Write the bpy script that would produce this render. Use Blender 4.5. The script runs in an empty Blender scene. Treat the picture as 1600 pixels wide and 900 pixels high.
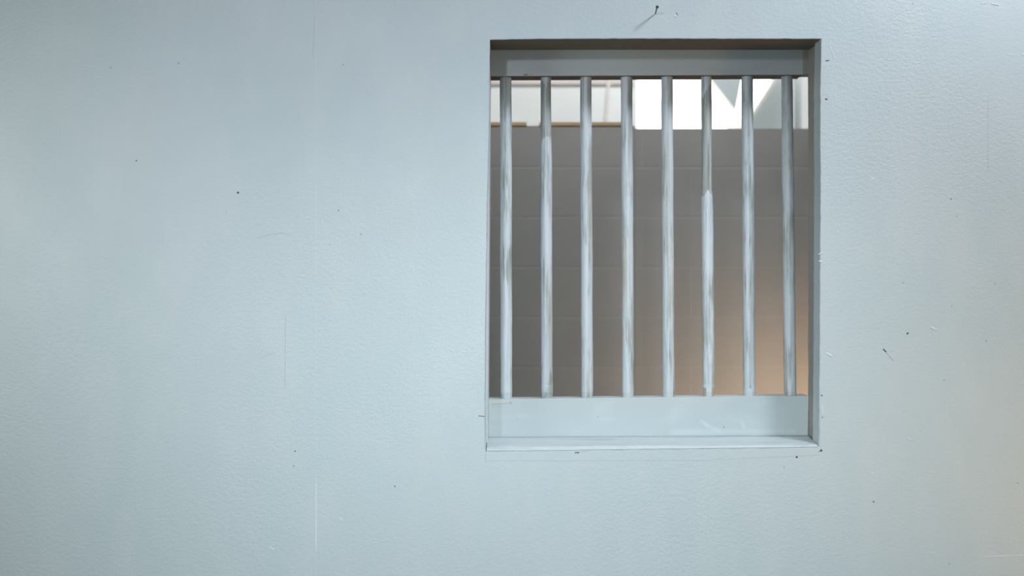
import bpy, bmesh, math, random
from mathutils import Vector, noise

random.seed(7)
scene = bpy.context.scene
COL = scene.collection

# ------------------------------------------------------------------ camera
D = 3.0                     # lens to wall face
FPX = 1764.7                # focal length in pixels of a 1600 px wide frame
ZC = 1.6                    # lens height
cam_data = bpy.data.cameras.new('camera')
cam = bpy.data.objects.new('camera', cam_data)
COL.objects.link(cam)
cam.location = (0, -D, ZC)
cam.rotation_euler = (math.radians(90), 0, 0)
cam_data.sensor_width = 36.0
cam_data.lens = FPX / 1600 * 36.0
cam_data.clip_start = 0.05
cam_data.dof.use_dof = True
cam_data.dof.focus_distance = 3.08
cam_data.dof.aperture_fstop = 1.8
scene.camera = cam

scene.view_settings.view_transform = 'Standard'
scene.view_settings.look = 'None'
scene.view_settings.gamma = 1.0
scene.view_settings.use_curve_mapping = False
scene.view_settings.exposure = 0.0

# ------------------------------------------------------------------ world
world = bpy.data.worlds.new('world')
scene.world = world
world.use_nodes = True
bg = world.node_tree.nodes['Background']
bg.inputs[0].default_value = (1.0, 0.90, 0.70, 1)
bg.inputs[1].default_value = 0.035


def aim(o, target):
    d = Vector(target) - Vector(o.location)
    o.rotation_euler = d.to_track_quat('-Z', 'Y').to_euler()


def area(name, loc, target, sx, sy, power, color, spread=180):
    l = bpy.data.lights.new(name, 'AREA')
    l.shape = 'RECTANGLE'
    l.size = sx
    l.size_y = sy
    l.energy = power
    l.color = color
    l.spread = math.radians(spread)
    o = bpy.data.objects.new(name, l)
    COL.objects.link(o)
    o.location = loc
    aim(o, target)
    return o


def spot(name, loc, target, power, color, angle, radius, blend=1.0):
    l = bpy.data.lights.new(name, 'SPOT')
    l.energy = power
    l.color = color
    l.spot_size = math.radians(angle)
    l.spot_blend = blend
    l.shadow_soft_size = radius
    o = bpy.data.objects.new(name, l)
    COL.objects.link(o)
    o.location = loc
    aim(o, target)
    return o


# soft panel high on the right, in front of the wall
area('overhead_panel_light', (1.72, -1.30, 3.58), (0.6, 0, 1.6), 0.42, 0.38, 49.8, (0.837, 0.910, 1.000))
# cool lamp left of the camera
spot('front_lamp', (-1.15, -3.7, 2.84), (-0.163, 0, 1.898), 121.6, (0.807, 0.862, 1.000), 39, 0.11)
# warm practical on the right
spot('warm_lamp_front', (2.3, -1.0, 0.7), (1.58, 0, 1.53), 28.8, (1.000, 0.584, 0.214), 92, 0.12)
# cool lamp beside the camera, aimed low
spot('low_lamp', (0.15, -3.2, 1.95), (0.171, 0, 0.669), 232.1, (0.859, 0.968, 1.000), 62.3, 0.25)
# added fill light on the left, stands in for bounce onto the reveal
area('side_fill_light', (-1.829, -1.204, 1.783), (-0.3, 0, 1.3), 0.9, 0.9, 12.8, (0.927, 0.999, 1.000))
# cell behind
area('cell_ceiling_light', (0.6, 0.75, 3.35), (0.6, 1.52, 2.1), 1.6, 0.4, 20, (0.98, 0.98, 1.0))
spot('warm_lamp_cell', (1.55, 0.62, 0.62), (1.22, 1.52, 0.84), 85.6, (1.000, 0.680, 0.430), 88, 0.08)
area('hall_ceiling_light', (1.0, 2.2, 4.0), (1.0, 4.0, 2.6), 3.0, 0.8, 85, (1.0, 0.99, 0.97))


# ------------------------------------------------------------------ helpers
def P(px, py, y=0.0):
    """world point seen at photo position (px, py) at depth y behind the wall face"""
    k = (D + y) / FPX
    return Vector(((px - 800) * k, y, ZC - (py - 450) * k))


def link(name, bm, mat, parent=None, smooth=False):
    bmesh.ops.recalc_face_normals(bm, faces=bm.faces[:])
    me = bpy.data.meshes.new(name)
    bm.to_mesh(me)
    bm.free()
    if smooth:
        for p in me.polygons:
            p.use_smooth = True
    o = bpy.data.objects.new(name, me)
    COL.objects.link(o)
    if mat:
        me.materials.append(mat)
    if parent:
        o.parent = parent
        o.matrix_parent_inverse = parent.matrix_world.inverted()
    return o


def empty(name, loc):
    o = bpy.data.objects.new(name, None)
    COL.objects.link(o)
    o.location = loc
    o.empty_display_size = 0.05
    bpy.context.view_layer.update()
    return o


def tag(o, label=None, cat=None, kind=None, group=None):
    if label: o['label'] = label
    if cat: o['category'] = cat
    if kind: o['kind'] = kind
    if group: o['group'] = group
    return o


def hexa(bm, c8):
    """c8: front 4 (bl, br, tr, tl) then back 4 in the same order"""
    v = [bm.verts.new(p) for p in c8]
    for f in ((0, 1, 2, 3), (5, 4, 7, 6), (4, 0, 3, 7), (1, 5, 6, 2), (3, 2, 6, 7), (4, 5, 1, 0)):
        bm.faces.new([v[i] for i in f])
    return v


def box(bm, x0, x1, y0, y1, z0, z1):
    return hexa(bm, [(x0, y0, z0), (x1, y0, z0), (x1, y0, z1), (x0, y0, z1),
                     (x0, y1, z0), (x1, y1, z0), (x1, y1, z1), (x0, y1, z1)])


def bevel(bm, w, seg=2):
    bmesh.ops.bevel(bm, geom=bm.edges[:], offset=w, segments=seg, affect='EDGES', profile=0.6)


# ------------------------------------------------------------------ node helpers
class NT:
    def __init__(s, name):
        s.m = bpy.data.materials.new(name)
        s.m.use_nodes = True
        s.t = s.m.node_tree
        s.b = s.t.nodes['Principled BSDF']

    def n(s, typ, **kw):
        nd = s.t.nodes.new(typ)
        for k, v in kw.items():
            setattr(nd, k, v)
        return nd

    def put(s, sock, v):
        if v is None: return
        if isinstance(v, bpy.types.NodeSocket):
            s.t.links.new(v, sock)
        else:
            sock.default_value = v

    def math(s, op, a, b=None, c=None, clamp=False):
        nd = s.n('ShaderNodeMath', operation=op, use_clamp=clamp)
        s.put(nd.inputs[0], a); s.put(nd.inputs[1], b); s.put(nd.inputs[2], c)
        return nd.outputs[0]

    def vec(s, op, a, b=None, scale=None):
        nd = s.n('ShaderNodeVectorMath', operation=op)
        s.put(nd.inputs[0], a); s.put(nd.inputs[1], b)
        if scale is not None: s.put(nd.inputs['Scale'], scale)
        return nd.outputs['Value'] if op in ('LENGTH', 'DOT_PRODUCT', 'DISTANCE') else nd.outputs[0]

    def ramp(s, v, lo, hi, a=0.0, b=1.0, smooth=True):
        nd = s.n('ShaderNodeMapRange')
        nd.interpolation_type = 'SMOOTHSTEP' if smooth else 'LINEAR'
        s.put(nd.inputs['Value'], v)
        nd.inputs['From Min'].default_value = lo
        nd.inputs['From Max'].default_value = hi
        s.put(nd.inputs['To Min'], a); s.put(nd.inputs['To Max'], b)
        return nd.outputs[0]

    def noise(s, co, scale, detail=2, rough=0.5, dims='3D', w=None):
        nd = s.n('ShaderNodeTexNoise', noise_dimensions=dims)
        s.put(nd.inputs['Vector'], co)
        nd.inputs['Scale'].default_value = scale
        nd.inputs['Detail'].default_value = detail
        nd.inputs['Roughness'].default_value = rough
        if w is not None: s.put(nd.inputs['W'], w)
        return nd.outputs['Fac']

    def mix(s, f, a, b):
        nd = s.n('ShaderNodeMix', data_type='RGBA')
        s.put(nd.inputs[0], f); s.put(nd.inputs[6], a); s.put(nd.inputs[7], b)
        return nd.outputs[2]

    def pos(s):
        return s.n('ShaderNodeNewGeometry').outputs['Position']

    def scaled(s, co, sc):
        return s.vec('MULTIPLY', co, sc)

    def bump(s, h, strength, dist, normal=None):
        nd = s.n('ShaderNodeBump')
        nd.inputs['Strength'].default_value = strength
        nd.inputs['Distance'].default_value = dist
        s.put(nd.inputs['Height'], h)
        if normal: s.put(nd.inputs['Normal'], normal)
        return nd.outputs[0]

    def out(s, color=None, rough=None, normal=None, spec=None):
        s.put(s.b.inputs['Base Color'], color)
        s.put(s.b.inputs['Roughness'], rough)
        s.put(s.b.inputs['Normal'], normal)
        if spec is not None: s.b.inputs['Specular IOR Level'].default_value = spec
        return s.m

    # marks on a vertical surface: a segment from photo point a to b, radius r photo px
    def seg(s, co, a, b, r, soft=0.8, y=0.0):
        A = P(a[0], a[1], y); B = P(b[0], b[1], y)
        A.y = B.y = 0
        k = (D + y) / FPX
        pa = s.vec('SUBTRACT', co, tuple(A))
        if (B - A).length < 1e-5:
            d = s.vec('LENGTH', pa)
        else:
            ba = B - A
            h = s.math('DIVIDE', s.vec('DOT_PRODUCT', pa, tuple(ba)), ba.length_squared, clamp=True)
            d = s.vec('LENGTH', s.vec('SUBTRACT', pa, s.vec('SCALE', tuple(ba), scale=h)))
        return s.ramp(d, max(r - soft, 0) * k, (r + soft) * k, 1.0, 0.0)


WALL = (0.565, 0.640, 0.660, 1)
PAINT = (0.50, 0.565, 0.58, 1)


# ------------------------------------------------------------------ materials
def wall_material():
    s = NT('painted_wall')
    pos = s.pos()
    flat = s.scaled(pos, (1, 0, 1))
    big = s.noise(pos, 1.6, 3, 0.55)
    mid = s.noise(s.scaled(pos, (1, 1, 0.45)), 7.0, 4, 0.6)
    col = s.mix(s.ramp(big, 0.35, 0.65), WALL, (0.545, 0.632, 0.655, 1))
    col = s.mix(s.math('MULTIPLY', s.ramp(mid, 0.4, 0.7), 0.6), col, (0.60, 0.665, 0.68, 1))
    # position axes for the panel seam and its painted highlight
    sep = s.n('ShaderNodeSeparateXYZ'); s.put(sep.inputs[0], pos)
    X, Z = sep.outputs[0], sep.outputs[2]
    # stipple of the roller + seam ridge + raised nibs
    st = s.noise(pos, 210, 2, 0.55)
    st2 = s.noise(s.scaled(pos, (1, 1, 1.5)), 75, 3, 0.6)
    patch = s.ramp(s.noise(pos, 1.3, 2), 0.30, 0.70, 0.30, 1.0)
    h = s.math('ADD', s.math('MULTIPLY', s.math('ADD', s.math('MULTIPLY', st, 0.45), s.math('MULTIPLY', st2, 0.7)), patch),
               s.math('MULTIPLY', mid, 0.8))
    x0 = P(494, 450).x
    dx = s.math('ABSOLUTE', s.math('SUBTRACT', X, x0))
    strong = s.seg(flat, (494, 762), (494, 850), 2, 14)
    ridge = s.math('MULTIPLY', s.ramp(dx, 0.0, 0.0026, 1.0, 0.0),
                   s.math('ADD', s.math('MULTIPLY', s.ramp(s.noise(s.scaled(pos, (0, 0, 1)), 9, 2), .45, .65), 0.25),
                          s.math('MULTIPLY', strong, 0.8)))
    step = s.ramp(s.math('SUBTRACT', X, x0), -0.003, 0.003, 0.12, 0.0)
    h = s.math('ADD', h, s.math('MULTIPLY', ridge, 0.08))
    h = s.math('ADD', h, step)
    col = s.mix(s.math('MULTIPLY', ridge, 0.8, clamp=True), col, (0.76, 0.81, 0.82, 1))  # bright catch of light on the seam ridge, painted as paler colour
    # roughness varies at random across the wall
    rg = s.ramp(s.noise(pos, 3.0, 3), 0.35, 0.65, 0.42, 0.52)
    return s.out(col, rg, s.bump(h, 0.9, 0.0022), 0.45)


def paint_material(name, base, wear, wear_amount, sc=(1, 1, 1), rough=0.45, bump=0.0006, marks=None):
    s = NT(name)
    pos = s.pos()
    co = s.scaled(pos, sc)
    a = s.noise(co, 14, 4, 0.6)
    b = s.noise(co, 90, 3, 0.6)
    col = s.mix(s.math('MULTIPLY', s.ramp(a, 0.5, 0.72), wear_amount), base, wear)
    h = s.math('ADD', a, s.math('MULTIPLY', b, 0.5))
    if marks:
        flat = s.scaled(pos, (1, 0, 1))
        for (A, B, r, k, c, y, soft) in marks:
            col = s.mix(s.math('MULTIPLY', s.seg(flat, A, B, r, soft, y), k), col, c)
    return s.out(col, rough, s.bump(h, 0.6, bump), 0.45)


def bar_material():
    """whitewashed dowel: attribute coat = 1 where the pale coat is thick, 0 where it is worn to the grey primer"""
    s = NT('whitewashed_bar')
    pos = s.pos()
    info = s.n('ShaderNodeObjectInfo')
    W = s.math('MULTIPLY', info.outputs['Random'], 37.0)
    co = s.scaled(pos, (1, 1, 0.045))
    streak = s.noise(co, 150, 4, 0.65, '4D', W)
    streak2 = s.noise(s.scaled(pos, (1, 1, 0.02)), 260, 2, 0.6, '4D', W)
    blot = s.noise(s.scaled(pos, (1, 1, 0.22)), 26, 3, 0.6, '4D', W)
    att = s.n('ShaderNodeAttribute', attribute_name='coat')
    tan = s.n('ShaderNodeAttribute', attribute_name='tan')
    coat = s.math('SUBTRACT', att.outputs['Fac'], s.math('MULTIPLY', s.math('SUBTRACT', 1.0, s.ramp(s.math('ADD', streak, s.math('MULTIPLY', s.math('SUBTRACT', blot, .5), 1.3)), 0.30, 0.56)), 0.80), clamp=True)
    raw = s.mix(s.ramp(streak2, 0.35, 0.62), (0.255, 0.275, 0.250, 1), (0.46, 0.50, 0.49, 1))
    raw = s.mix(s.math('MULTIPLY', s.math('ADD', tan.outputs['Fac'], s.math('MULTIPLY', s.ramp(blot, .60, .74), .35)), 0.8, clamp=True), raw, (0.43, 0.38, 0.27, 1))
    top = s.mix(s.ramp(streak, 0.3, 0.6), (0.55, 0.62, 0.66, 1), (0.63, 0.69, 0.725, 1))
    col = s.mix(coat, raw, top)
    h = s.math('ADD', s.math('MULTIPLY', coat, 0.9), s.math('MULTIPLY', streak, 0.6))
    return s.out(col, s.ramp(streak, 0.3, 0.7, 0.30, 0.48), s.bump(h, 0.5, 0.0007), 0.5)


def block_material():
    s = NT('grey_block_wall')
    pos = s.pos()
    sep = s.n('ShaderNodeSeparateXYZ'); s.put(sep.inputs[0], pos)
    comb = s.n('ShaderNodeCombineXYZ')
    s.put(comb.inputs[0], s.math('ADD', sep.outputs[0], 0.08))
    s.put(comb.inputs[1], s.math('SUBTRACT', sep.outputs[2], 0.083))
    br = s.n('ShaderNodeTexBrick')
    s.put(br.inputs['Vector'], comb.outputs[0])
    br.inputs['Scale'].default_value = 1.0
    br.inputs['Brick Width'].default_value = 0.40
    br.inputs['Row Height'].default_value = 0.20
    br.inputs['Mortar Size'].default_value = 0.006
    br.inputs['Mortar Smooth'].default_value = 0.6
    br.inputs['Bias'].default_value = 0.0
    br.inputs['Color1'].default_value = (0.300, 0.300, 0.285, 1)
    br.inputs['Color2'].default_value = (0.310, 0.308, 0.295, 1)
    br.inputs['Mortar'].default_value = (0.325, 0.325, 0.31, 1)
    n1 = s.noise(pos, 5, 4, 0.6)
    col = s.mix(s.math('MULTIPLY', s.ramp(n1, .4, .7), 0.35), br.outputs['Color'], (0.36, 0.34, 0.33, 1))
    h = s.math('ADD', s.math('MULTIPLY', s.math('SUBTRACT', 1.0, br.outputs['Fac']), 1.0), s.math('MULTIPLY', s.noise(pos, 60, 3), .25))
    return s.out(col, 0.7, s.bump(h, 0.35, 0.0022), 0.3)


def plain(name, color, rough=0.6, sc=30, amt=0.12, bump=0.0006, spec=0.4, stretch=(1, 1, 1)):
    s = NT(name)
    co = s.scaled(s.pos(), stretch)
    n1 = s.noise(co, sc, 4, 0.6)
    dark = tuple(c * (1 - amt) for c in color[:3]) + (1,)
    col = s.mix(s.ramp(n1, .35, .65), dark, color)
    return s.out(col, rough, s.bump(n1, 0.5, bump), spec)


def glow(name, color, strength):
    s = NT(name)
    s.b.inputs['Base Color'].default_value = (0.8, 0.8, 0.8, 1)
    s.b.inputs['Emission Color'].default_value = color
    s.b.inputs['Emission Strength'].default_value = strength
    return s.m


M_wall = wall_material()
M_specks = [NT('speck_%s' % nm).out(c, 0.6, None, 0.3) for nm, c in (
    ('dark', (0.10, 0.11, 0.11, 1)), ('grey', (0.21, 0.235, 0.24, 1)), ('soft', (0.36, 0.40, 0.41, 1)),
    ('faint', (0.49, 0.56, 0.58, 1)), ('nib', (0.64, 0.71, 0.73, 1)))]
YB = 0.150                      # rail face depth
M_rail_low = paint_material('rail_paint_low', PAINT, (0.60, 0.66, 0.68, 1), 0.5, (0.35, 1, 1), 0.42, 0.0004, marks=[
    ((1131, 667.5), (1131, 667.5), 1.1, .85, (0.16, .17, .17, 1), YB, .7),
    ((933, 652), (935, 651.5), .8, .5, (0.25, .27, .28, 1), YB, .7),
    ((1096, 658), (1104, 664), 2.0, .30, (0.72, .77, .79, 1), YB, 3),
    ((1104, 664), (1124, 673), 2.0, .25, (0.72, .77, .79, 1), YB, 3),
    ((1160, 660), (1162, 668), 2.5, .28, (0.72, .77, .79, 1), YB, 3),
    ((1050, 675), (1240, 674), 3.0, .25, (0.70, .76, .78, 1), YB, 4),
    ((766, 628), (796, 627), 2.0, .55, (0.60, .60, .55, 1), YB, 1.2),
    ((768, 632), (797, 630), .5, .6, (0.30, .30, .28, 1), YB, .6),
    ((797, 628), (799, 631), 1.0, .5, (0.28, .29, .28, 1), YB, .6),
    ((770, 636), (785, 635), .4, .4, (0.35, .36, .35, 1), YB, .6),
    ((806, 656), (809, 654), .8, .25, (0.3, .33, .34, 1), YB, .7),
])
M_rail_top = paint_material('rail_paint_top', (0.50, 0.55, 0.56, 1), (0.44, 0.46, 0.45, 1), 0.5, (0.35, 1, 1), 0.5, 0.0004, marks=[
    ((819, 116.5), (824, 116), 1.0, .75, (0.10, .10, .09, 1), YB, .7),
    ((829, 116), (831, 115.5), .7, .5, (0.12, .12, .11, 1), YB, .7),
])
M_soffit_shade = paint_material('soffit_shade_brown', (0.17, 0.135, 0.10, 1), (0.12, 0.09, 0.065, 1), 0.6, (0.5, 1, 1), 0.6, 0.001)  # raw board brown, darkened so the colour carries the recess's shade
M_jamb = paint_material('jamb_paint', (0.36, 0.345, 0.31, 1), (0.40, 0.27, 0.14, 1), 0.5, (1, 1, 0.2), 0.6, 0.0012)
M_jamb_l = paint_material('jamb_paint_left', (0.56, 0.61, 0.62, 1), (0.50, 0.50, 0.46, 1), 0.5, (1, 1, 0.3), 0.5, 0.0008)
M_sill = paint_material('sill_paint', (0.58, 0.645, 0.665, 1), (0.40, 0.445, 0.455, 1), 0.6, (0.18, 1.6, 1.6), 0.33, 0.0060, marks=None)
M_bar = bar_material()
M_block = block_material()
M_steel = plain('dark_nail_steel', (0.045, 0.05, 0.05, 1), 0.5, 300, 0.3)
M_floor = plain('concrete_floor', (0.26, 0.27, 0.27, 1), 0.6, 6, 0.25, 0.002)
M_timber = plain('bare_timber', (0.58, 0.40, 0.22, 1), 0.65, 18, 0.2, 0.0008, stretch=(0.15, 1, 1))
M_white = plain('white_hall_paint', (0.60, 0.64, 0.645, 1), 0.6, 1.8, 0.10)
M_greyp = plain('grey_hall_panel', (0.365, 0.42, 0.425, 1), 0.6, 4, 0.08)
M_gusset = plain('dull_gusset_paint', (0.27, 0.31, 0.325, 1), 0.6, 4, 0.08)
M_pink = plain('faded_rail_paint', (0.50, 0.47, 0.455, 1), 0.6, 4, 0.08)
M_strut = plain('pale_strut_paint', (0.50, 0.48, 0.45, 1), 0.5, 40, 0.1)
M_warm = plain('cream_brace_paint', (0.92, 0.86, 0.78, 1), 0.5, 20, 0.05)
M_sky = glow('daylit_pane', (0.93, 0.98, 1.0, 1), 1.6)

# ------------------------------------------------------------------ setting: front wall with its opening
def jit(t, seed, amp):
    return (noise.noise(Vector((t * 0.11, seed, 0))) * 1.0 + noise.noise(Vector((t * 0.5, seed + 9, 0))) * 0.45) * amp


N = 110
hole = []                                   # clockwise from top-left, in photo px
top = [(765.5, 62.2), (790, 61.6), (840, 60.8), (1000, 60.2), (1200, 60.6), (1283, 60.8)]
right = [(1283, 60.8), (1281.5, 130), (1282, 300), (1281, 500), (1280.5, 600), (1279.5, 698)]
bottom = [(1279.5, 698), (1150, 699), (1000, 701.5), (850, 703.2), (759, 705)]
left = [(759, 705), (757.6, 640), (758.5, 500), (761.5, 300), (764, 200), (764.4, 120), (765.5, 62.2)]


def along(pts, n):
    ls = [math.dist(a, b) for a, b in zip(pts, pts[1:])]
    T = sum(ls)
    out = []
    for i in range(n):
        d = T * i / n
        for (a, b), l in zip(zip(pts, pts[1:]), ls):
            if d <= l:
                out.append((a[0] + (b[0] - a[0]) * d / l, a[1] + (b[1] - a[1]) * d / l))
                break
            d -= l
    return out


sides = []
for si, (pts, nx, ny) in enumerate(((top, 0, 1), (right, 1, 0), (bottom, 0, 1), (left, 1, 0))):
    q = along(pts, N)
    amp = (0.45, 0.75, 0.5, 0.55)[si]
    row = []
    for i, (x, y) in enumerate(q):
        j = jit(i * 3.0, si * 17.3 + 2, amp) if i > 0 else 0
        row.append((x + nx * j, y + ny * j))
    sides.append(row)
hole = [p for s_ in sides for p in s_]
cx, cy = 1021, 382


def grow(p, a):
    dx = a if p[0] > cx + 230 and abs(p[0] - cx) > 240 else (-a if abs(p[0] - cx) > 240 else 0)
    dy = a if p[1] > 600 and abs(p[1] - cy) > 310 else (-a if abs(p[1] - cy) > 310 else 0)
    return (p[0] + dx, p[1] + dy)


TH = 0.062                                  # thickness of the wall skin
bm = bmesh.new()
n = len(hole)
r0 = [bm.verts.new(P(*grow(p, 1.1))) for p in hole]
r1 = []
r2 = []
rb = []
for p in hole:
    w = P(*grow(p, 0.3)); r1.append(bm.verts.new((w.x, 0.0006, w.z)))
    w = P(*p); r2.append(bm.verts.new((w.x, 0.0022, w.z)))
    rb.append(bm.verts.new((w.x, TH, w.z)))
for a, b in ((r0, r1), (r1, r2), (r2, rb)):
    for i in range(n):
        j = (i + 1) % n
        fc = bm.faces.new((a[i], a[j], b[j], b[i]))
        if a is r2 and i < N: fc.material_index = 6      # bare board edge along the top, shade put into its brown
X0, X1, Z0, Z1 = -3.2, 3.4, 0.0, 3.6
of = [bm.verts.new((x, 0, z)) for x, z in ((X0, Z1), (X1, Z1), (X1, Z0), (X0, Z0))]
ob = [bm.verts.new((x, TH, z)) for x, z in ((X0, Z1), (X1, Z1), (X1, Z0), (X0, Z0))]
for k in range(4):
    a = [r0[(k * N + i) % n] for i in range(N + 1)]
    bm.faces.new(a + [of[(k + 1) % 4], of[k]])
    a = [rb[(k * N + i) % n] for i in range(N + 1)]
    bm.faces.new(a + [ob[(k + 1) % 4], ob[k]])
    bm.faces.new((of[k], of[(k + 1) % 4], ob[(k + 1) % 4], ob[k]))
# specks, scratches and paint nibs on the wall face: low relief in the wall mesh itself
dots = [(72, 109, 1.0, .35), (173, 106, 1.3, .4), (279, 99, 1.6, .5), (213, 251, 1.5, .6), (372, 301, 1.7, .85),
        (353, 331, 1.4, .35), (325, 378, 1.4, .35), (529, 329, 1.2, .6), (564, 366, 1.5, .5), (515, 382, 1.2, .45),
        (461, 705, 1.2, .75), (459, 728, 1.1, .6), (458, 764, 1.0, .4), (617, 760, 1.3, .7), (536, 101, 1.1, .5),
        (506, 498, 1.3, .35), (1291, 155, 1.5, .95), (1418, 521, 1.6, .8), (1365, 784, 1.4, .75),
        (1483, 881, 1.4, .5), (1283, 704, 1.8, .8), (1245, 714, 1.8, .85), (1225, 730, 1.3, .5),
        (1486, 311, 1.5, .6), (1495, 338, 1.2, .4), (1411, 442, 1.3, .5), (1555, 443, 1.4, .45), (1487, 478, 1.2, .5),
        (1541, 533, 1.4, .5), (1475, 594, 1.3, .4), (1544, 261, 1.2, .5), (1590, 755, 1.3, .4),
        (1315, 486, 1.2, .3), (1426, 6, 1.4, .4), (700, 8, 1.3, .3), (1284, 618, 1.8, .55), (1285, 652, 1.8, .5)]
segs = [((1290.5, 95), (1295, 94.5), 0.9, .85), ((1380.5, 546), (1384, 549.5), 1.1, .9), ((1383, 549), (1396, 564), .6, .5),
        ((1389, 550), (1397, 547), .5, .25), ((1350, 512), (1374, 513), .5, .35), ((1341, 512), (1346, 513), .5, .3),
        ((748, 650), (757, 650.5), .8, .6), ((1544, 150), (1543.5, 262), .6, .22),
        ((446, 492), (445, 605), .6, .18), ((402, 372), (420, 367), .7, .3), ((420, 367), (440, 364), .6, .25),
        ((440, 364), (456, 367), .5, .2), ((412, 557), (430, 551), .6, .3), ((1507, 228), (1514, 230), .9, .3),
        ((1457, 513), (1463, 516), .7, .3), ((760, 720), (1090, 719.5), .55, .30), ((1090, 719.5), (1282, 711), .55, .36),
        ((759, 706), (758, 722), .7, .3), ((757.2, 628), (757.2, 700), .6, .35), ((1279, 706), (1283, 704), .9, .4),
        ((899, 707.5), (904, 707), 1.3, .6), ((904, 707), (918, 705), .6, .3), ((1281.5, 640), (1281, 700), .5, .3),
        ((1057, 20), (1059, 24), .8, .55), ((492, 24), (489, 88), .5, .12), ((421, 853), (425, 857), .7, .3),
        ((1074, 23), (1087, 24), .5, .25)]
nibs = [((1296, 72), (1303, 91), .7, .5), ((1291, 146), (1299, 146), .9, .6), ((1293, 553), (1299, 556), 1.9, .9),
          ((1455, 512), (1463, 515), 1.5, .6), ((1534, 6), (1542, 4), 1.0, .7), ((1550, 6), (1560, 8), 1.4, .9),
          ((1362, 280), (1366, 279), 1.5, .4), ((1280, 397), (1284, 396), 1.0, .8), ((1280, 408), (1284, 409), 1.0, .7),
          ((532, 811), (534, 813), 2.0, .5), ((422, 855), (427, 859), 1.6, .5), ((1053, 25), (1058, 26), 1.5, .7),
          ((1575, 86), (1584, 87), .7, .4), ((1598, 85), (1600, 86), 1.2, .6), ((1420, 685), (1422, 687), 1.4, .5),
          ((1285, 636), (1286, 648), 1.5, .6), ((1363, 739), (1364, 741), 1.2, .5), ((1540, 870), (1598, 868), 1.2, .2)]


def relief(bm, a, b, r, idx, hgt):
    """capsule-shaped low bump from photo point a to b, radius r px"""
    k = D / FPX
    A, B = P(*a), P(*b)
    d = B - A
    ang = math.atan2(d.z, d.x) if d.length > 1e-6 else 0
    R = r * k
    base, mid = [], []
    m = 14
    for i in range(m):
        t = ang + math.pi / 2 + 2 * math.pi * i / m
        c = A if i < m / 2 else B
        if i == 0 or i == m // 2: pass
        f = 1 + 0.25 * noise.noise(Vector((a[0] + i * 1.7, a[1], 2)))
        o = Vector((math.cos(t), 0, math.sin(t))) * R * f
        q = c + o; base.append(bm.verts.new((q.x, -0.00002, q.z)))
        q = c + o * 0.55; mid.append(bm.verts.new((q.x, -hgt, q.z)))
    for i in range(m):
        bm.faces.new((base[i], base[(i + 1) % m], mid[(i + 1) % m], mid[i])).material_index = idx
    bm.faces.new(mid).material_index = idx


def shade(k):
    return 1 if k > .78 else 2 if k > .5 else 3 if k > .38 else 4


for x, y, r, a in dots:
    relief(bm, (x, y), (x, y), r * (1.1 if a > .7 else .9), shade(a), 0.0002)
for a, b, r, k_ in segs:
    relief(bm, a, b, r, shade(k_), 0.0001)
for a, b, r, k_ in nibs:
    relief(bm, a, b, r * 1.1, 5, 0.0012 * k_)
wall = link('wall_front', bm, M_wall)
for m_ in M_specks: wall.data.materials.append(m_)
wall.data.materials.append(M_soffit_shade)
tag(wall, 'pale blue-grey painted wall with a square barred opening', kind='structure')

bm = bmesh.new()
box(bm, -4.0, 5.5, -5.0, 8.0, -0.1, 0.0)
tag(link('floor', bm, M_floor), 'grey concrete floor on both sides of the wall', kind='structure')

# ------------------------------------------------------------------ window_1: lining of the opening
win = empty('window_1', P(1021, 700, 0.07))
tag(win, 'opening in the pale wall lined with boards, a rough painted sill below', kind='structure')

# header block closing the top between wall skin and top rail
bm = bmesh.new()
zt = P(1000, 60).z
box(bm, P(764, 60).x - 0.03, 0.86, TH + 0.001, YB + 0.001, zt + 0.0015, zt + 0.09)
bevel(bm, 0.0015)
link('header', bm, M_soffit_shade, win)

# right jamb, set back behind the wall skin
JX = 0.8285
bm = bmesh.new()
zs = P(1000, 700).z
ring = []
rows = 90
for i in range(rows + 1):
    t = i / rows
    z = (zs - 0.03) + (zt + 0.0 - zs + 0.03) * t
    j = noise.noise(Vector((z * 9, 3.3, 0))) * 0.0012 + noise.noise(Vector((z * 45, 5.3, 0))) * 0.0005
    ring.append([bm.verts.new(c) for c in ((JX + 0.0, TH + 0.001, z), (JX + j, TH + 0.03, z), (JX + j * 1.3 - .0008, 0.158, z),
                                            (JX + 0.002 + j, 0.163, z), (JX + 0.05, 0.163, z), (JX + 0.05, TH + 0.001, z))])
for a, b in zip(ring, ring[1:]):
    for k in range(6):
        bm.faces.new((a[k], a[(k + 1) % 6], b[(k + 1) % 6], b[k]))
bm.faces.new(ring[0]); bm.faces.new(ring[-1])
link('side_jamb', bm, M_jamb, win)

# left jamb: a thin board whose edge shows beside the wall skin
bm = bmesh.new()
pt = P(766.0, 62, TH + 0.004); pb = P(762.3, 704, TH + 0.004)
hexa(bm, [(pb.x - 0.03, TH + 0.001, zs - 0.03), (pb.x, TH + 0.001, zs - 0.03), (pt.x, TH + 0.001, zt), (pt.x - 0.03, TH + 0.001, zt),
          (pb.x - 0.03, 0.20, zs - 0.03), (pb.x, 0.20, zs - 0.03), (pt.x, 0.20, zt), (pt.x - 0.03, 0.20, zt)])
bevel(bm, 0.0008)
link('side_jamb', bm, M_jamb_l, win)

# filler block closing the corner beside the top rail
bm = bmesh.new()
box(bm, P(1254.6, 90, YB).x + 0.0006, JX + 0.02, YB + 0.002, 0.2, P(0, 115.5, YB).z, zt + 0.06)
bevel(bm, 0.002)
link('corner_filler', bm, M_jamb, win)

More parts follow.
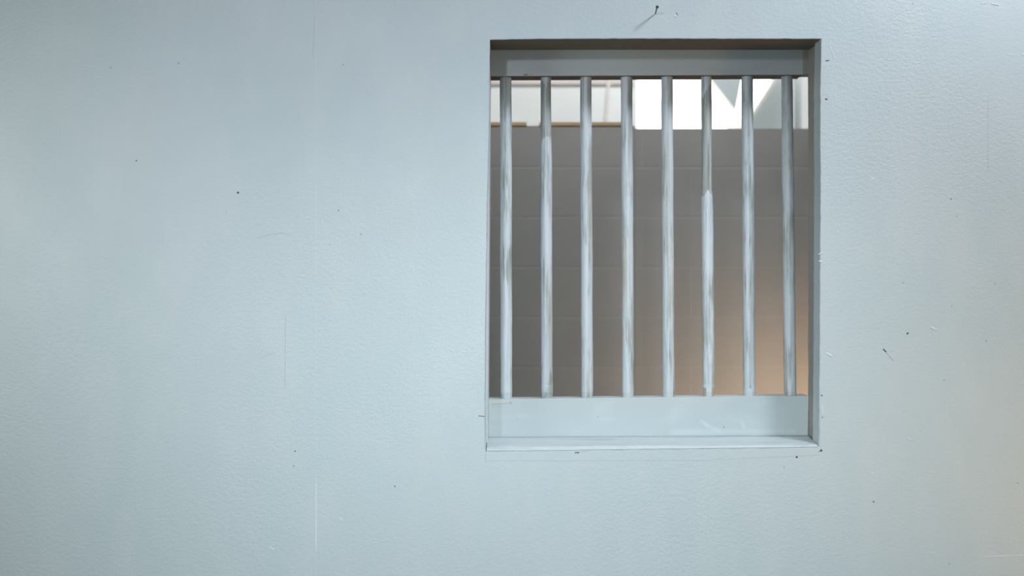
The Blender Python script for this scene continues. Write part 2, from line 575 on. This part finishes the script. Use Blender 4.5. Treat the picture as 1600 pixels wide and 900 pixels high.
# sill: thick coat of paint over a sloping ledge with a rounded rough lip
bm = bmesh.new()
nx_, prof = 320, [(0.160, 0.0), (0.12, .08), (0.09, .14), (0.065, .20), (0.042, .27), (0.026, .34), (0.014, .43), (0.006, .56), (0.001, .76), (-0.0012, .93), (-0.0014, 1.0), (0.0012, 1.02)]
xs0 = P(760.0, 700).x; xs1 = P(1278.0, 700).x
rows_ = []
for i in range(nx_ + 1):
    t = i / nx_
    x = xs0 + (xs1 - xs0) * t
    zf = P(0, 704.8 - 6.8 * t).z                 # lip height, photo px 700 left .. 695 right
    zb = P(0, 682.3 - 2.2 * t, 0.15).z + 0.0005  # back edge, where the rail stands
    col_ = []
    for k, (y, u) in enumerate(prof):
        z = zb + (zf - zb) * min(u, 1.0)
        am = 0.0014 if 0 < k < 9 else 0.0004
        z += am * (noise.noise(Vector((x * 14, y * 30, 1))) + .5 * noise.noise(Vector((x * 60, y * 90, 4))))
        yy = y
        if k >= 4: yy += 0.0012 * noise.noise(Vector((x * 26, 7, k * .3)))
        px = 760 + 518 * t
        # sagging fold near the left and a diagonal wrinkle at the right
        if k in (3, 4, 5) and 850 < px < 925:
            z -= 0.0022 * math.sin((px - 850) / 75 * math.pi) * (1 if k == 4 else .5)
        col_.append(bm.verts.new((x * (1 + 0.0185 * max(y, 0) ** 2 / 0.0225) if x > 0.4 else x, yy, z)))
    rows_.append(col_)
under = []
for i in range(nx_ + 1):
    x = rows_[i][0].co.x
    under.append((bm.verts.new((x, 0.002, zs - 0.02)), bm.verts.new((x, 0.160, zs - 0.02))))
for i in range(nx_):
    a, b = rows_[i], rows_[i + 1]
    for k in range(len(prof) - 1):
        bm.faces.new((a[k], b[k], b[k + 1], a[k + 1]))
    bm.faces.new((a[-1], b[-1], under[i + 1][0], under[i][0]))
    bm.faces.new((under[i][0], under[i + 1][0], under[i + 1][1], under[i][1]))
    bm.faces.new((under[i][1], under[i + 1][1], b[0], a[0]))
for i in (0, nx_):
    bm.faces.new(rows_[i] + [under[i][0], under[i][1]])
link('sill', bm, M_sill, win, smooth=True)

# ------------------------------------------------------------------ the barred grille
gr = empty('window_grille', P(1010, 683, 0.178))
tag(gr, 'grille of eight whitewashed wooden bars between two painted rails in the wall opening', 'window bars')


def rail(name, mat, tl, tr, bl, br, y0, y1, zadd=0.0):
    """front face given by photo points at depth y0"""
    bm = bmesh.new()
    f = [P(*bl, y0), P(*br, y0), P(*tr, y0), P(*tl, y0)]
    f[2].z += zadd; f[3].z += zadd
    b = [Vector((v.x, y1, v.z)) for v in f]
    hexa(bm, f + b)
    bevel(bm, 0.0014, 2)
    return link(name, bm, mat, gr)


rail('top_rail', M_rail_top, (764, 80), (1254.6, 78), (764, 119.2), (1254.6, 116.8), YB + 0.004, YB + 0.004 + 0.066, 0.05)
tr_ = gr.children[0]
tr_.data.materials.append(M_soffit_shade)
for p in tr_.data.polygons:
    if p.normal.z < -0.7: p.material_index = 1     # bare wood underside, its shade painted in as darker brown
rail('bottom_rail', M_rail_low, (763.6, 623.8), (1263.6, 618.4), (763.2, 683.2), (1262.5, 681.0), YB, YB + 0.058)

YR = YB + 0.031
bars = [  # top px, bottom px, radius px at top / bottom
    (790.3, 791.2, 9.0, 9.0), (853.0, 854.6, 8.7, 8.9), (915.2, 917.6, 8.8, 9.0), (979.0, 981.6, 8.9, 9.0),
    (1042.0, 1044.8, 8.9, 9.0), (1103.8, 1107.2, 8.6, 9.0), (1167.4, 1171.0, 8.8, 9.0), (1229.4, 1234.8, 8.6, 9.3)]


def coat_value(b, px, py):
    """how thick the pale coat is at photo px (relative to bar axis, -1..1) and py"""
    wob = noise.noise(Vector((px * 1.7, py * 0.02, b * 5.1))) * 12
    v, tan_ = 0.92, 0.0
    if b == 0: v = 1.0 if py > 110 else .8
    if b == 1:
        v = 1.0
        if 138 - abs(px) * 14 < py < 214 + 10 * abs(px) ** 2 * 1.2 + wob * .3: v = 0.12
        elif 440 < py < 600 and px > -0.2: v = 0.45
    if b == 2:
        if 132 < py < 172 + wob and px > 0.15: v, tan_ = 0.15, .5
        if 270 < py < 400 and px > 0.0: v, tan_ = .55, .4
    if b == 3:
        if 130 < py < 250 + wob and px > 0.1: v = 0.25
        if 380 < py < 470 + wob and px < -0.1: v, tan_ = 0.35, .8
        if py > 560 and px > .2: v = .6
    if b == 4:
        if 200 < py < 500 and abs(px + 0.15) < 0.16 + wob * .01: v, tan_ = 0.15, .5
        v = min(v, .85)
    if b == 5:
        v = 1.0
        edge = 145 - (px + .3) * 14
        if edge < py < 297 + 12 * abs(px) + wob * .4: v = 0.10
    if b == 6:
        if 270 < py < 590 and px > -.1: v = 0.50
        if 590 < py < 606 and abs(px) < .25: v = 0.2
    if b == 7: v = 1.0 if px < .5 else .8
    if py > 612: v = min(v, .75)
    if b == 5 and py > 606 and abs(abs(px) - .75) < .22: v, tan_ = 0, 1.0
    return v, tan_


for b, (xt, xb, rt, rbm) in enumerate(bars):
    bm = bmesh.new()
    la = bm.verts.layers.float.new('coat')
    lt = bm.verts.layers.float.new('tan')
    rings = []
    NS, NR = 40, 260
    zt_ = P(0, 120 - b * .3, YR).z + 0.010
    zb_ = P(0, 621.6 - (xb - 764) * 0.0107, YR).z - 0.004
    k = (D + YR) / FPX
    for i in range(NR + 1):
        t = i / NR
        z = zt_ + (zb_ - zt_) * t
        py = 450 - (z - ZC) / k
        px = xt + (xb - xt) * t + 0.55 * noise.noise(Vector((py * 0.011, b * 3.7, 0)))
        r = (rt + (rbm - rt) * t) + 0.35 * noise.noise(Vector((py * 0.02, b * 7.7, 3)))
        if b == 1 and py < 215: r -= 0.5
        if b == 5 and py < 300: r -= 0.7
        if py > 612: r -= 0.55 * (py - 612) / 9          # slight taper at the foot
        row = []
        for s_ in range(NS):
            a = 2 * math.pi * s_ / NS
            ca, sa = math.cos(a), math.sin(a)
            if b in (1, 5) and py < 350:
                v, tn = coat_value(b, ca, py)
            else:
                q_ = [coat_value(b, ca + 0.12 * math.sin(d_ * 2.1), py + d_ * 7) for d_ in (-4, -3, -2, -1, 0, 1, 2, 3, 4)] if py < 600 else [coat_value(b, ca, py)]
                v, tn = sum(a[0] for a in q_) / len(q_), sum(a[1] for a in q_) / len(q_)
            rr = r * k + 0.00035 * v + 0.00035 * noise.noise(Vector((ca * 2.2 + b * 9, sa * 2.2, z * 22))) \
                + 0.00018 * noise.noise(Vector((ca * 7 + b * 9, sa * 7, z * 60)))
            vv = bm.verts.new(((px - 800) * k + ca * rr, YR + sa * rr, z))
            vv[la] = v
            vv[lt] = tn
            row.append(vv)
        rings.append(row)
    for a_, b_ in zip(rings, rings[1:]):
        for s_ in range(NS):
            bm.faces.new((a_[s_], a_[(s_ + 1) % NS], b_[(s_ + 1) % NS], b_[s_]))
    bm.faces.new(rings[0]); bm.faces.new(rings[-1])
    link('bar', bm, M_bar, gr, smooth=True)

# ------------------------------------------------------------------ nail above the opening
bm = bmesh.new()
nb = Vector((P(1024, 22).x, 0.004, P(1024, 22).z))
nh = Vector((P(1027.2, 12).x - 0.0065, -0.046, P(1027.2, 12).z - 0.0095))
ax = (nh - nb).normalized()
u = ax.cross(Vector((0, 0, 1))).normalized(); w = ax.cross(u)
L = (nh - nb).length
prof_n = [(0.0, 0.0012), (L * .3, 0.0017), (L - 0.004, 0.0017), (L - 0.0015, 0.0018), (L - 0.001, 0.0040), (L + 0.0008, 0.0040), (L + 0.0014, 0.0030)]
rg_ = []
for d, r in prof_n:
    c = nb + ax * d
    rg_.append([bm.verts.new(c + (u * math.cos(2 * math.pi * i / 16) + w * math.sin(2 * math.pi * i / 16)) * r) for i in range(16)])
for a_, b_ in zip(rg_, rg_[1:]):
    for i in range(16):
        bm.faces.new((a_[i], a_[(i + 1) % 16], b_[(i + 1) % 16], b_[i]))
bm.faces.new(rg_[0]); bm.faces.new(rg_[-1])
tag(link('nail', bm, M_steel), 'small dark nail sticking out of the wall above the barred opening', 'nail')

# ------------------------------------------------------------------ behind: block wall, its top plates, the hall beyond
YW = 1.52
zr = P(0, 201, YW).z
bm = bmesh.new()
xm = P(992, 0, YW).x
box(bm, xm + 0.001, 4.2, YW, YW + 0.12, 0, zr)
zl = P(0, 196.5, YW).z
box(bm, -3.2, xm, YW, YW + 0.12, 0, zl)
tag(link('wall_back', bm, M_block), 'grey painted block wall seen through the bars', kind='structure')
bm = bmesh.new()
box(bm, P(843, 0, YW).x, xm - 0.01, YW - 0.004, YW + 0.11, zl + 0.0005, P(0, 191, YW).z)
tag(link('trim_1', bm, M_timber), 'bare timber plate on the block wall, centre piece', kind='structure')
bm = bmesh.new()
box(bm, -3.2, P(823, 0, YW).x, YW - 0.004, YW + 0.11, zl + 0.0005, P(0, 191, YW).z)
tag(link('trim_2', bm, M_timber), 'bare timber plate on the block wall, left piece', kind='structure')

YF = 4.0
bm = bmesh.new()
# far wall with a high window opening
wx0, wx1 = P(990, 0, YF).x, P(1215, 0, YF).x
wz0, wz1 = P(0, 215, YF).z, P(0, 95, YF).z
for x0, x1, z0, z1 in ((-5, wx0, 0, 5), (wx1, 7, 0, 5), (wx0, wx1, 0, wz0), (wx0, wx1, wz1, 5)):
    box(bm, x0, x1, YF, YF + 0.15, z0, z1)
tag(link('wall_far', bm, M_white), 'white wall of the hall beyond the cell', kind='structure')
bm = bmesh.new()
box(bm, -4.9, wx0 - 0.002, YF - 0.02, YF - 0.0005, P(0, 133, YF).z, P(0, 112, YF).z)
tag(link('trim_3', bm, M_pink), 'dull pinkish rail high on the far hall wall', kind='structure')
w2 = empty('window_2', ((wx0 + wx1) / 2, YF + 0.08, wz0))
tag(w2, 'high bright daylit window beyond the block wall', kind='structure')
bm = bmesh.new()
box(bm, wx0, wx1, YF + 0.08, YF + 0.09, wz0, wz1)
link('pane', bm, M_sky, w2)
bm = bmesh.new()
for x in (wx0 + .012, wx1 - .012):
    box(bm, x - .012, x + .012, YF + 0.02, YF + 0.078, wz0, wz1)
for z in (wz0 + .012, wz1 - .012):
    box(bm, wx0 + .025, wx1 - .025, YF + 0.02, YF + 0.078, z - .012, z + .012)
link('window_frame', bm, M_white, w2)


def beam(name, a, b, wpx, y, depth, mat, label, cat='beam'):
    """straight member between two photo points at depth y, wpx wide"""
    A, B = P(*a, y), P(*b, y)
    d = (B - A).normalized()
    nrm = Vector((-d.z, 0, d.x)) * (wpx / 2 * (D + y) / FPX)
    bm = bmesh.new()
    f = [A - nrm, A + nrm, B + nrm, B - nrm]
    hexa(bm, f + [v + Vector((0, depth, 0)) for v in f])
    bevel(bm, 0.001, 1)
    return tag(link(name, bm, mat), label, cat)


beam('roof_strut', (955, 80), (943, 230), 5.5, 3.2, 0.04, M_strut, 'thin grey upright strut seen above the timber plate', 'strut')
beam('roof_brace', (1085, 112), (1165, 214), 26, 3.3, 0.012, M_warm, 'broad cream diagonal brace seen above the block wall', 'brace')
beam('roof_strut', (1228, 98), (1160, 206), 4.5, 3.0, 0.04, M_strut, 'thin pale sloping strut at the right end of the bright window', 'strut')
# gusset between brace and window
bm = bmesh.new()
y = 3.3125
tri = [P(1096, 106, y), P(1162, 106, y), P(1147.5, 181, y), P(1143, 181, y)]
f = [bm.verts.new(v) for v in tri]
g = [bm.verts.new(v + Vector((0, 0.03, 0))) for v in tri]
bm.faces.new(f); bm.faces.new(g)
for i in range(4):
    bm.faces.new((f[i], f[(i + 1) % 4], g[(i + 1) % 4], g[i]))
tag(link('gusset_panel', bm, M_gusset), 'grey wedge-shaped panel hanging above the cream brace', 'panel')
# grey hall panel right of the sloping strut
bm = bmesh.new()
y = 3.1
pts = [P(1226, 104, y), P(1176, 183, y), P(1166, 206, y), P(1238, 206, y), P(1238, 104, y)]
f = [bm.verts.new(v) for v in pts]
g = [bm.verts.new(v + Vector((0, 0.03, 0))) for v in pts]
bm.faces.new(f); bm.faces.new(g)
for i in range(5):
    bm.faces.new((f[i], f[(i + 1) % 5], g[(i + 1) % 5], g[i]))
tag(link('partition_panel', bm, M_greyp), 'grey panel with a sloping left edge behind the last bar', 'panel')
bm = bmesh.new()
box(bm, P(1245, 0, 3.2).x, P(1252, 0, 3.2).x, 3.2, 3.26, 0.0, 3.4)
tag(link('partition_post', bm, M_greyp), 'upright grey post at the right edge of the opening', 'post')
